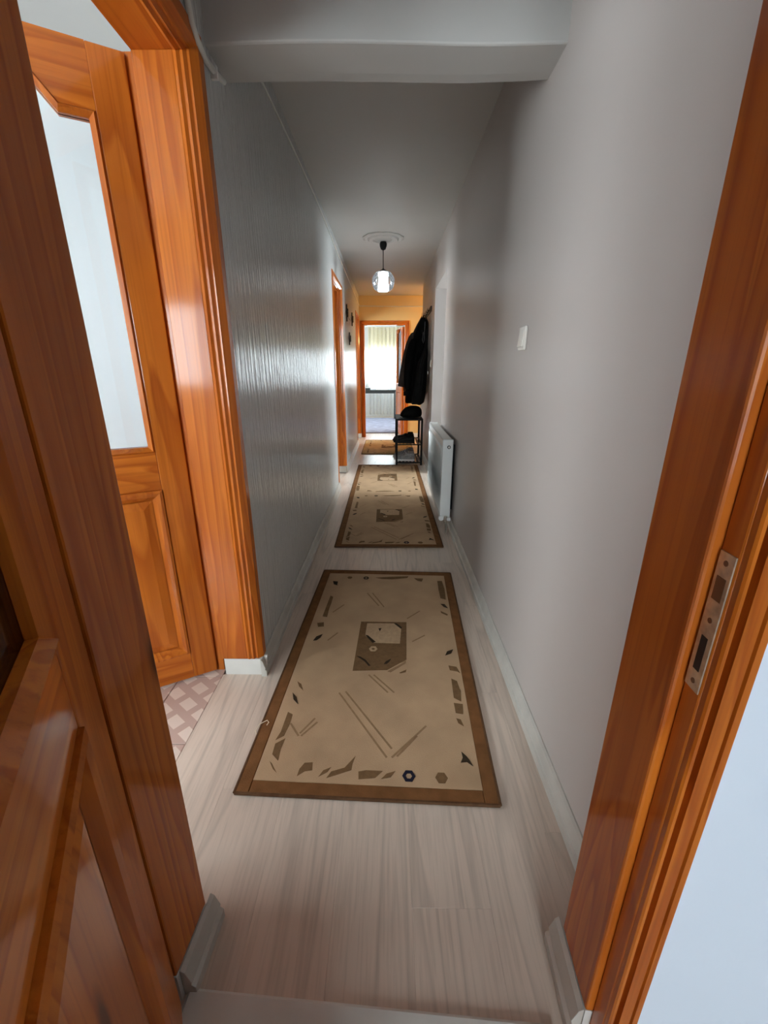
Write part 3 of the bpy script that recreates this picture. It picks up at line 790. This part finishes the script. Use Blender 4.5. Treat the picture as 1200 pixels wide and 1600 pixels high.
th = MB().tube([(0.0, 0.0, 0.003), (-0.012, 0.022, 0.004), (-0.004, 0.045, 0.010), (0.022, 0.058, 0.016), (0.030, 0.048, 0.016), (0.026, 0.036, 0.016)], 0.0016, 6)
tag(th.build('loose_thread', M['thread'], loc=(-0.462, 1.155, 0)), 'loose cream thread curling off the short rug edge', 'thread')

# ------------------------------------------------------------------ radiator on the right wall
rad = tag(empty('radiator', (0.44, 3.70, 0)), 'white flat panel radiator hung low on the right hall wall', 'radiator')
RX0, RX1, RY0, RY1, RZ0, RZ1 = -0.038, 0.040, -0.56, 0.545, 0.10, 0.73
MB().box(RX0, RX0 + 0.014, RY0 + 0.012, RY1 - 0.012, RZ0 + 0.01, RZ1 - 0.006).build('front_panel', M['white'], rad, bevel=0.005)
ribs = MB()
for k in range(26):
    y = RY0 + 0.04 + k * (RY1 - RY0 - 0.08) / 25
    ribs.tube([(RX0 + 0.001, y, RZ0 + 0.05), (RX0 - 0.0025, y, RZ0 + 0.08), (RX0 - 0.0025, y, RZ1 - 0.08), (RX0 + 0.001, y, RZ1 - 0.05)], 0.006, 6)
ribs.build('channels', M['white'], rad, smooth=True)
MB().box(RX0, RX1, RY0, RY0 + 0.012, RZ0 + 0.02, RZ1 + 0.006).build('side_cover', M['white'], rad, bevel=0.004)
MB().box(RX0, RX1, RY1 - 0.012, RY1, RZ0 + 0.02, RZ1 + 0.006).build('side_cover', M['white'], rad, bevel=0.004)
MB().box(RX1 - 0.014, RX1, RY0 + 0.012, RY1 - 0.012, RZ0 + 0.01, RZ1 - 0.006).build('back_panel', M['white'], rad, bevel=0.004)
fin = MB()
for k in range(40):
    y = RY0 + 0.03 + k * (RY1 - RY0 - 0.06) / 39
    fin.box(RX0 + 0.014, RX1 - 0.014, y - 0.0008, y + 0.0008, RZ0 + 0.05, RZ1 - 0.03)
fin.build('fins', M['white'], rad)
gr = MB().box(RX0 + 0.006, RX1 - 0.006, RY0 + 0.012, RY1 - 0.012, RZ1 - 0.002, RZ1 + 0.003)
gr.build('top_grille', M['white'], rad, bevel=0.001)
pg = MB().lathe([(0.013, RY0 - 0.006), (0.013, RY0)], 0.008, RZ1 - 0.05, 16, axis='y')
pgo = pg.build('vent_plug', M['black_plastic'], rad)
MB().lathe([(0.008, RY0 - 0.008), (0.008, RY0 - 0.004)], 0.008, RZ1 - 0.05, 16, axis='y').build('plug_core', M['chrome'], pgo)
MB().tube([(RX0 + 0.01, RY0 + 0.02, RZ0 + 0.022), (RX0 + 0.01, RY0 - 0.012, RZ0 + 0.022)], 0.020, 14).build('bottom_boss', M['white'], rad, smooth=False)
vl = MB().tube([(0.004, RY0 + 0.01, RZ0 + 0.02), (0.004, RY0 - 0.03, RZ0 + 0.02), (0.004, RY0 - 0.045, RZ0 + 0.015)], 0.012, 10)
vl.tube([(0.004, RY0 - 0.03, RZ0 + 0.045), (0.004, RY0 - 0.03, RZ0 - 0.01)], 0.013, 10)
vl.build('valve', M['chrome'], rad)
MB().tube([(0.012, RY0 - 0.03, RZ0 + 0.02), (0.040, RY0 - 0.03, RZ0 + 0.02)], 0.014, 12).build('valve_cap', M['white'], rad)
MB().tube([(0.004, RY0 - 0.03, RZ0), (0.012, RY0 - 0.03, 0.05), (0.012, RY0 - 0.03, 0.0)], 0.008, 8).build('pipe', M['chrome'], rad)
MB().box(RX1, XR - 0.44, RY0 + 0.10, RY0 + 0.13, 0.16, 0.68).box(RX1, XR - 0.44, RY1 - 0.13, RY1 - 0.10, 0.16, 0.68).build('bracket', M['black_metal'], rad)

# ------------------------------------------------------------------ light switches
def switch(y, z, label):
    e = tag(empty('light_switch', (XR, y, z)), label, 'light switch')
    MB().box(-0.010, 0.0, -0.04, 0.04, -0.042, 0.042).build('plate', M['plastic'], e, bevel=0.004)
    r = MB(); r.prism([(-0.010, -0.030), (-0.017, -0.030), (-0.011, 0.030), (-0.010, 0.030)], lambda u, v: (u, -0.027, v), lambda u, v: (u, 0.027, v))
    r.build('rocker', M['plastic'], e, bevel=0.001)
    return e
switch(1.722, 1.340, 'single cream rocker switch on the plain wall above the rug')
switch(5.42, 1.296, 'single cream rocker switch between the plain opening and the coats')

# ------------------------------------------------------------------ cables
pts = [(XL + 0.004, 1.765, 2.31), (XL + 0.004, 2.23, 2.352), (XL + 0.004, 2.8, 2.372), (XL + 0.004, 3.5, 2.385), (XL + 0.004, 4.2, 2.375), (XL + 0.004, 5.0, 2.345), (XL + 0.004, 6.1, 2.33), (XL + 0.004, 7.0, 2.305), (XL + 0.004, 8.11, 2.29),
       (XL + 0.012, YF - 0.004, 2.275), (0.0, YF - 0.004, 2.268), (1.2, YF - 0.004, 2.265)]
tag(MB().tube(pts, 0.0060, 6).build('wall_cable', M['cablewhite']), 'thin painted cable running along the top of the hall walls', 'cable')
cd = tag(empty('cable_conduit', (XL, 1.5, 2.1)), 'white cable tube clipped to the wall under the ceiling beam', 'cable')
cp = [(0.010, -0.06, 0.20), (0.010, -0.06, 0.10), (0.010, -0.055, 0.03), (0.010, -0.042, -0.006), (0.010, -0.013, -0.025), (0.010, 0.032, -0.041), (0.010, 0.103, -0.033), (0.010, 0.185, -0.014)]
MB().tube(cp, 0.0085, 10).build('tube', M['cablewhite'], cd, smooth=True)
MB().box(0.0, 0.020, 0.095, 0.107, -0.052, -0.020).build('clip', M['white'], cd, bevel=0.001)

# ------------------------------------------------------------------ pendant lamp
lx, ly = -0.062, 4.75
ros = MB().lathe([(0.195, CZ), (0.195, CZ - 0.006), (0.175, CZ - 0.012), (0.150, CZ - 0.010), (0.135, CZ - 0.020), (0.105, CZ - 0.022), (0.085, CZ - 0.016), (0.060, CZ - 0.028), (0.02, CZ - 0.030)], 0, 0, 64,
                  mod=lambda a, z: 1 + (0.045 * abs(math.sin(a * 6)) if z > CZ - 0.021 else 0.0))
tag(ros.build('ceiling_rose', M['ceil'], loc=(lx, ly, 0), smooth=False), 'scalloped plaster rose on the ceiling above the pendant', 'ceiling rose')
lamp = tag(empty('pendant_lamp', (lx, ly, 0)), 'black pendant lamp with clear globe and lit white tube', 'lamp')
MB().lathe([(0.012, CZ - 0.030), (0.030, CZ - 0.034), (0.036, CZ - 0.050), (0.034, CZ - 0.070), (0.024, CZ - 0.095), (0.008, CZ - 0.104)], 0, 0, 24).build('canopy', M['black_plastic'], lamp, smooth=True)
MB().tube([(0, 0, CZ - 0.10), (0, 0, 2.168)], 0.004, 8).build('cord', M['black_plastic'], lamp)
MB().lathe([(0.006, 2.180), (0.012, 2.172), (0.040, 2.158), (0.046, 2.150), (0.046, 2.146)], 0, 0, 24).build('cap', M['black_plastic'], lamp, smooth=True)
gp = []
R = 0.112; zc = 2.062
for k in range(17):
    a = math.radians(62 - k * (62 + 58) / 16)
    gp.append((R * math.cos(a), zc + R * math.sin(a) * 0.93))
gb = MB(); vs = []; n = 32
rr = [[(r * math.cos(2 * math.pi * k / n), r * math.sin(2 * math.pi * k / n), z) for k in range(n)] for r, z in gp]
gb.rings(rr, cap=False)
gb.build('globe', M['globe_glass'], lamp, smooth=True)
cut = MB()
for s in (-1, 1):
    for j in range(8):
        p = []
        for k in range(13):
            t = k / 12; a = math.radians(60 - t * 116); b = 2 * math.pi * j / 8 + s * t * 1.9
            r = (R + 0.001) * math.cos(a)
            p.append((r * math.cos(b), r * math.sin(b), zc + R * math.sin(a) * 0.93))
        cut.tube(p, 0.0016, 5)
cut.build('globe_facets', M['globe_glass'], lamp, smooth=True)
MB().lathe([(0.043, 2.146), (0.046, 2.10), (0.052, 2.03), (0.055, 1.990), (0.050, 1.975), (0.02, 1.970)], 0, 0, 28).build('lit_tube', M['tube_light'], lamp, smooth=True)

# assumed unseen wall lamp in the niche right of the far doorway (added to warm the end wall and ceiling)
wl = tag(empty('assumed_wall_lamp', (2.4, 7.62, 1.75)), 'small assumed warm wall lamp, unseen in the niche beyond the coats', 'lamp')
MB().box(-0.02, 0.0, -0.05, 0.05, -0.06, 0.06).build('back_plate', M['chrome'], wl, bevel=0.004)
MB().tube([(-0.02, 0, 0), (-0.09, 0, 0.01), (-0.11, 0, 0.04)], 0.008, 8).build('arm', M['chrome'], wl)
MB().lathe([(0.02, 0.05), (0.06, 0.07), (0.085, 0.12), (0.075, 0.17), (0.04, 0.20), (0.01, 0.205)], -0.11, 0, 20).build('globe', M['assumed_lamp_glow'], wl, smooth=True)

# ------------------------------------------------------------------ wall ornaments on the left wall
def ornament(y, z, w, h, mat, label):
    e = MB()
    pts = []
    for k in range(24):
        a = 2 * math.pi * k / 24
        r = 1 - 0.42 * abs(math.sin(2 * a)) ** 1.5
        pts.append((w / 2 * r * math.cos(a), h / 2 * r * math.sin(a)))
    e.prism(pts, lambda u, v: (0, u, v), lambda u, v: (0.014, u, v))
    e.prism([(u * 0.5, v * 0.5) for u, v in pts], lambda u, v: (0.013, u, v), lambda u, v: (0.026, u, v))
    return tag(e.build('wall_ornament', mat, loc=(XL, y, z), bevel=0.003), label, 'ornament', 'dark ornaments on the left wall')
ornament(5.74, 1.892, 0.14, 0.20, M['ornament'], 'dark wall ornament next to the middle left doorway, wide one')
ornament(6.53, 1.900, 0.10, 0.18, M['ornament'], 'dark wall ornament further along toward the end wall')
ornament(6.05, 1.615, 0.06, 0.16, M['ornament'], 'small narrow wall ornament hanging below the other two')
tag(MB().tube([(XL + 0.006, 5.80, 1.862), (XL + 0.006, 6.14, 1.856), (XL + 0.006, 6.48, 1.862)], 0.003, 6).build('ornament_cord', M['ornament']), 'thin dark cord strung between two wall ornaments', 'cord')

# ------------------------------------------------------------------ coat rack and garments
cr = tag(empty('coat_rack', (XR, 6.0, 1.92)), 'dark wall board with hooks behind the hanging coats', 'coat rack')
MB().box(-0.014, 0.0, -0.42, 0.42, -0.03, 0.03).build('board', M['board'], cr, bevel=0.003)
for y in (-0.34, -0.17, 0.0, 0.18, 0.36):
    MB().tube([(-0.014, y, -0.01), (-0.036, y, -0.02), (-0.046, y, -0.004), (-0.044, y, 0.012)], 0.005, 8).build('hook', M['black_metal'], cr, smooth=True)

def garment(name, secs, mat, label, cat, folds=7, amp=0.08, ph=0.0, cy=0.0):
    """secs: (z, x centre, x half, y half) from the top down; x in room coordinates, y about the hook"""
    e = tag(empty(name, (XR - 0.05, cy, 0)), label, cat, 'garments on the coat rack')
    n = 44; rings = []
    zt, zb = secs[0][0], secs[-1][0]
    # resample
    pts = []
    for i in range(len(secs) - 1):
        a, b = secs[i], secs[i + 1]
        for k in range(4):
            t = k / 4; pts.append(tuple(a[j] + (b[j] - a[j]) * t for j in range(4)))
    pts.append(secs[-1])
    for (z, xc, xh, yh) in pts:
        t = (zt - z) / (zt - zb); r = []
        for k in range(n):
            a = 2 * math.pi * k / n
            f = 1 + amp * min(1, t * 2.2) * (math.sin(a * folds + ph + 1.6 * t) + 0.5 * math.sin(a * (folds + 4) - ph * 2 + t))
            x = xc + xh * f * math.cos(a) - (XR - 0.05)
            x = min(x, -0.012 if z > 1.79 else 0.028)
            r.append((x, yh * f * math.sin(a), z + 0.012 * math.sin(a * 3 + ph) * t))
        rings.append(r)
    body = MB().rings(rings).build('body', mat, e, smooth=True, subsurf=1)
    return e
def sleeve(e, pts, radii, mat, cuff=None):
    s = MB().tube(pts, radii, 14).build('sleeve', mat, e, smooth=True, subsurf=1)
    if cuff: MB().tube([Vector(pts[-1]) + (Vector(pts[-2]) - Vector(pts[-1])).normalized() * 0.05, Vector(pts[-1]) - (Vector(pts[-2]) - Vector(pts[-1])).normalized() * 0.004], [radii[-1] * 1.04] * 2, 14).build('cuff', cuff, s, smooth=True)
    return s
X0 = XR - 0.05
c1 = garment('hanging_coat', [(1.965, .482, .012, .02), (1.90, .462, .032, .06), (1.80, .435, .062, .11), (1.70, .410, .085, .14), (1.58, .385, .108, .155), (1.30, .365, .125, .16), (1.05, .355, .140, .165), (0.92, .352, .142, .165)],
             M['cloth_brown'], 'long brown-grey coat hanging furthest along the rack', 'coat', 6, 0.07, 0.4, cy=6.36)
sleeve(c1, [(.36 - X0, -.06, 1.72), (.285 - X0, -.11, 1.56), (.225 - X0, -.12, 1.30), (.185 - X0, -.12, 1.10), (.168 - X0, -.12, 1.00)], [.055, .066, .058, .050, .046], M['cloth_brown'], M['cloth_brown'])
c2 = garment('hanging_coat', [(1.93, .480, .015, .02), (1.87, .462, .034, .06), (1.76, .432, .066, .11), (1.62, .405, .092, .14), (1.40, .385, .105, .15), (1.10, .370, .112, .155), (0.95, .352, .125, .155), (0.785, .345, .120, .150)],
             M['cloth_black'], 'black hooded coat with a grey drawstring on the rack', 'coat', 7, 0.07, 1.4, cy=6.00)
MB().rings([[(.435 - X0 + .055 * f * math.cos(2 * math.pi * k / 20), -.10 + .06 * f * math.sin(2 * math.pi * k / 20), z) for k in range(20)] for z, f in ((1.86, .3), (1.83, .75), (1.77, 1.0), (1.70, .9), (1.65, .6))]).build('hood', M['cloth_black2'], c2, smooth=True, subsurf=1)
MB().tube([(.452 - X0, -.165, 1.80), (.450 - X0, -.17, 1.70), (.447 - X0, -.17, 1.58), (.435 - X0, -.175, 1.545), (.425 - X0, -.172, 1.58), (.434 - X0, -.17, 1.68)], 0.004, 6).build('drawstring', M['lace_cord'], c2)
sleeve(c2, [(.34 - X0, -.08, 1.62), (.275 - X0, -.13, 1.45), (.245 - X0, -.15, 1.20), (.240 - X0, -.15, 0.98), (.242 - X0, -.15, 0.90)], [.055, .064, .056, .050, .048], M['cloth_black'], M['cloth_black2'])
c3 = garment('hanging_jacket', [(1.88, .470, .010, .015), (1.70, .468, .012, .015), (1.50, .462, .018, .03), (1.40, .445, .040, .09), (1.30, .420, .062, .10), (1.10, .405, .075, .11), (0.93, .390, .082, .11), (0.795, .370, .080, .105)],
             M['cloth_black2'], 'black jacket hung by a long loop beside the light switch', 'jacket', 6, 0.06, 2.2, cy=5.665)
MB().box(.478 - X0, .486 - X0, -.128, -.120, 1.17, 1.205).build('label_tag', M['sole'], c3)

# ------------------------------------------------------------------ shoe rack with shoes and bag
sr = tag(empty('shoe_rack', (0.27, 5.92, 0)), 'black metal shoe rack standing under the coats', 'shoe rack')
SX, SY0, SY1, ST = 0.165, -0.30, 0.30, 0.615
for sx in (-1, 1):
    for y in (SY0, SY1):
        MB().box(sx * SX - 0.013, sx * SX + 0.013, y - 0.011, y + 0.011, 0, ST - 0.02).build('leg', M['black_metal'], sr, bevel=0.002)
MB().box(-SX - 0.012, SX + 0.012, SY0 - 0.012, SY1 + 0.012, ST - 0.02, ST).build('top_board', M['black_metal'], sr, bevel=0.003)
for z in (0.285, 0.045):
    for y in (SY0, SY1):
        MB().box(-SX + 0.010, SX - 0.010, y - 0.007, y + 0.007, z - 0.014, z).build('rail', M['black_metal'], sr)
    for sx in (-1, 1):
        MB().box(sx * SX - 0.007, sx * SX + 0.007, SY0 + 0.010, SY1 - 0.010, z - 0.014, z).build('rail', M['black_metal'], sr)
    for k in range(6):
        x = -SX + 0.045 + k * (2 * SX - 0.09) / 5
        MB().box(x - 0.012, x + 0.012, SY0 + 0.007, SY1 - 0.007, z - 0.010, z - 0.001).build('slat', M['shelf'] if z > 0.1 else M['black_metal'], sr)

def shoe(loc, rz, upper, sole, label, grp, high=1.0):
    e = tag(empty('shoe', loc, rz), label, 'shoe', grp)
    L = 0.285
    # outline along x: 0 heel, L toe
    st = [(0.0, .026, .0), (0.02, .034, .0), (0.07, .037, .0), (0.13, .036, .002), (0.19, .045, .004), (0.235, .044, .006), (0.268, .030, .012), (0.285, .010, .018)]
    def ring(x, hw, z0, z1): return [(x, -hw, z0), (x, hw, z0), (x, hw, z1), (x, -hw, z1)]
    MB().rings([ring(x, hw + .002, lift, lift * .6 + .026) for x, hw, lift in st]).build('sole', sole, e, bevel=0.003)
    top = [(-0.004, .010, .045), (0.002, .022, .080), (0.015, .029, .098), (0.035, .032, .098), (0.07, .033, .084), (0.10, .034, .094), (0.125, .035, .090), (0.155, .037, .076), (0.19, .043, .068), (0.235, .043, .062), (0.265, .034, .054), (0.282, .016, .040)]
    rr = []
    for x, hw, zt in top:
        zt = .024 + (zt - .024) * high
        r = []
        for k in range(14):
            a = math.pi * k / 13
            r.append((x, -hw * math.cos(a) * (1 if 0 < k < 13 else 1), .020 + (zt - .020) * max(0.0, math.sin(a)) ** 0.7))
        rr.append(r)
    up = MB().rings(rr).build('upper', upper, e, smooth=True)
    MB().lathe([(0.026, .024 + .060 * high), (0.030, .024 + .076 * high), (0.026, .024 + .082 * high), (0.018, .024 + .070 * high)], 0.05, 0, 18, mod=lambda a, z: 1 + 0.35 * abs(math.cos(a))).build('collar', upper, up, smooth=True)
    MB().lathe([(0.020, .024 + .072 * high), (0.023, .024 + .0795 * high)], 0.05, 0, 18, mod=lambda a, z: 1 + 0.35 * abs(math.cos(a))).build('lining', M['cloth_black2'], up)
    lc = MB()
    for k in range(4):
        x = 0.115 + k * 0.022; zt = .024 + (.088 - k * .010 - .024) * high + .004
        lc.tube([(x, -.022, zt - .012), (x + .006, 0, zt + .002), (x, .022, zt - .012)], 0.003, 6)
    lc.build('laces', M['sole'] if upper is M['sneaker'] else upper, up)
    return e
RX = 0.225
shoe((RX + 0.125, 5.71, 0.0445), math.pi, M['sneaker'], M['sole'], 'grey sneaker with white sole on the low shelf, front one', 'grey sneakers on the low shelf', 1.35)
shoe((RX + 0.115, 5.83, 0.0445), math.pi - 0.04, M['sneaker'], M['sole'], 'grey sneaker with white sole on the low shelf, second one', 'grey sneakers on the low shelf', 1.35)
shoe((RX + 0.130, 5.96, 0.0445), math.pi, M['sneaker'], M['sole'], 'grey sneaker with white sole on the low shelf, third one', 'grey sneakers on the low shelf', 1.35)
shoe((RX + 0.120, 5.71, 0.2845), math.pi, M['shoe_black'], M['black_plastic'], 'black leather shoe on the middle shelf, front one', 'black shoes on the middle shelf', 1.1)
shoe((RX + 0.110, 5.83, 0.2845), math.pi + 0.04, M['shoe_black'], M['black_plastic'], 'black leather shoe on the middle shelf, second one', 'black shoes on the middle shelf', 1.1)
shoe((RX + 0.125, 5.96, 0.2845), math.pi, M['shoe_black'], M['black_plastic'], 'black leather shoe on the middle shelf, third one', 'black shoes on the middle shelf', 1.1)
bag = tag(empty('soft_bag', (0.29, 5.80, ST)), 'slumped black cloth bag lying on the shoe rack top', 'bag')
rr = []
for z, sx, sy, dx in ((0.001, .135, .115, 0), (0.03, .150, .125, 0), (0.08, .140, .115, .006), (0.115, .120, .10, .02), (0.142, .085, .07, .03), (0.158, .04, .04, .04)):
    rr.append([(dx + sx * (1 + .06 * math.sin(3 * a + z * 20)) * math.cos(a), sy * (1 + .06 * math.sin(4 * a)) * math.sin(a), z) for a in [2 * math.pi * k / 24 for k in range(24)]])
MB().rings(rr).build('body', M['cloth_black'], bag, smooth=True, subsurf=1)
MB().tube([(.00, -.05, .11), (-.04, -.10, .10), (-.08, -.12, .06), (-.10, -.10, .04)], 0.007, 8).build('strap', M['cloth_black2'], bag, smooth=True)

# ------------------------------------------------------------------ room at the end of the hall
tb = tag(empty('side_table', (-0.50, 11.30, 0)), 'narrow dark table standing under the bright window', 'table')
MB().box(-0.78, 0.71, -0.16, 0.20, 0.70, 0.735).build('table_top', M['table'], tb, bevel=0.004)
MB().box(-0.70, 0.65, -0.12, -0.10, 0.645, 0.70).box(-0.70, 0.65, 0.14, 0.16, 0.645, 0.70).build('apron', M['table'], tb)
for x in (-0.70, 0.65):
    for y in (-0.11, 0.15):
        MB().box(x - 0.02, x + 0.02, y - 0.02, y + 0.02, 0.011, 0.70).build('leg', M['table'], tb)
bk = tag(empty('paper_sheet', (-0.20, 11.24, 0.735)), 'white sheet of paper lying on the dark table', 'paper')
MB().slab(-0.13, 0.16, -0.08, 0.08, 0.0, 0.012, 0.002).build('sheets', M['white'], bk)
bx = tag(empty('small_box', (-0.62, 11.24, 0.735)), 'flat dark box at the end of the dark table', 'box')
MB().box(-0.14, 0.14, -0.08, 0.08, 0.0, 0.03).build('body', M['table'], bx, bevel=0.003)
MB().box(-0.142, 0.142, -0.082, 0.082, 0.03, 0.042).build('lid', M['table'], bx, bevel=0.003)
def curtain(mb, x0, x1, y, z0, z1, folds, amp, n=140):
    vs = []; fs = []
    for k in range(n + 1):
        t = k / n; x = x0 + (x1 - x0) * t
        d = amp * math.sin(2 * math.pi * folds * t) + amp * 0.4 * math.sin(2 * math.pi * folds * 2.3 * t + 1)
        for j in range(5):
            z = z1 + (z0 - z1) * j / 4
            vs.append((x, y + d * (0.6 + 0.4 * j / 4), z))
    for k in range(n):
        for j in range(4):
            a = k * 5 + j
            fs.append((a, a + 5, a + 6, a + 1))
    return mb.add(vs, fs)
ct = tag(empty('sheer_curtain', (0.1, 11.68, 0.02)), 'white sheer curtain in soft folds before the bright window', 'curtain')
curtain(MB(), -0.64, 1.2, 0, 0.05, 2.22, 20, 0.022).build('sheer_panel', M['curtain'], ct, smooth=True)
curtain(MB(), -0.64, 1.2, -0.04, 1.66, 2.22, 18, 0.022).build('lace_valance', M['valance'], ct, smooth=True)
MB().tube([(-0.75, 0, 2.235), (1.28, 0, 2.235)], 0.014, 10).build('rod', M['white'], ct)
cf = tag(empty('carpet', (-0.1, 9.95, 0)), 'blue-grey carpet in the bright end room', 'carpet')
MB().slab(-1.3, 1.3, -1.30, 1.5, 0.0, 0.010, 0.003).build('pile', M['rug_blue'], cf)
eg = MB().box(-1.3, 1.3, -1.33, -1.301, 0.0, 0.009); eg.build('fringe', M['rug_edge'], cf)
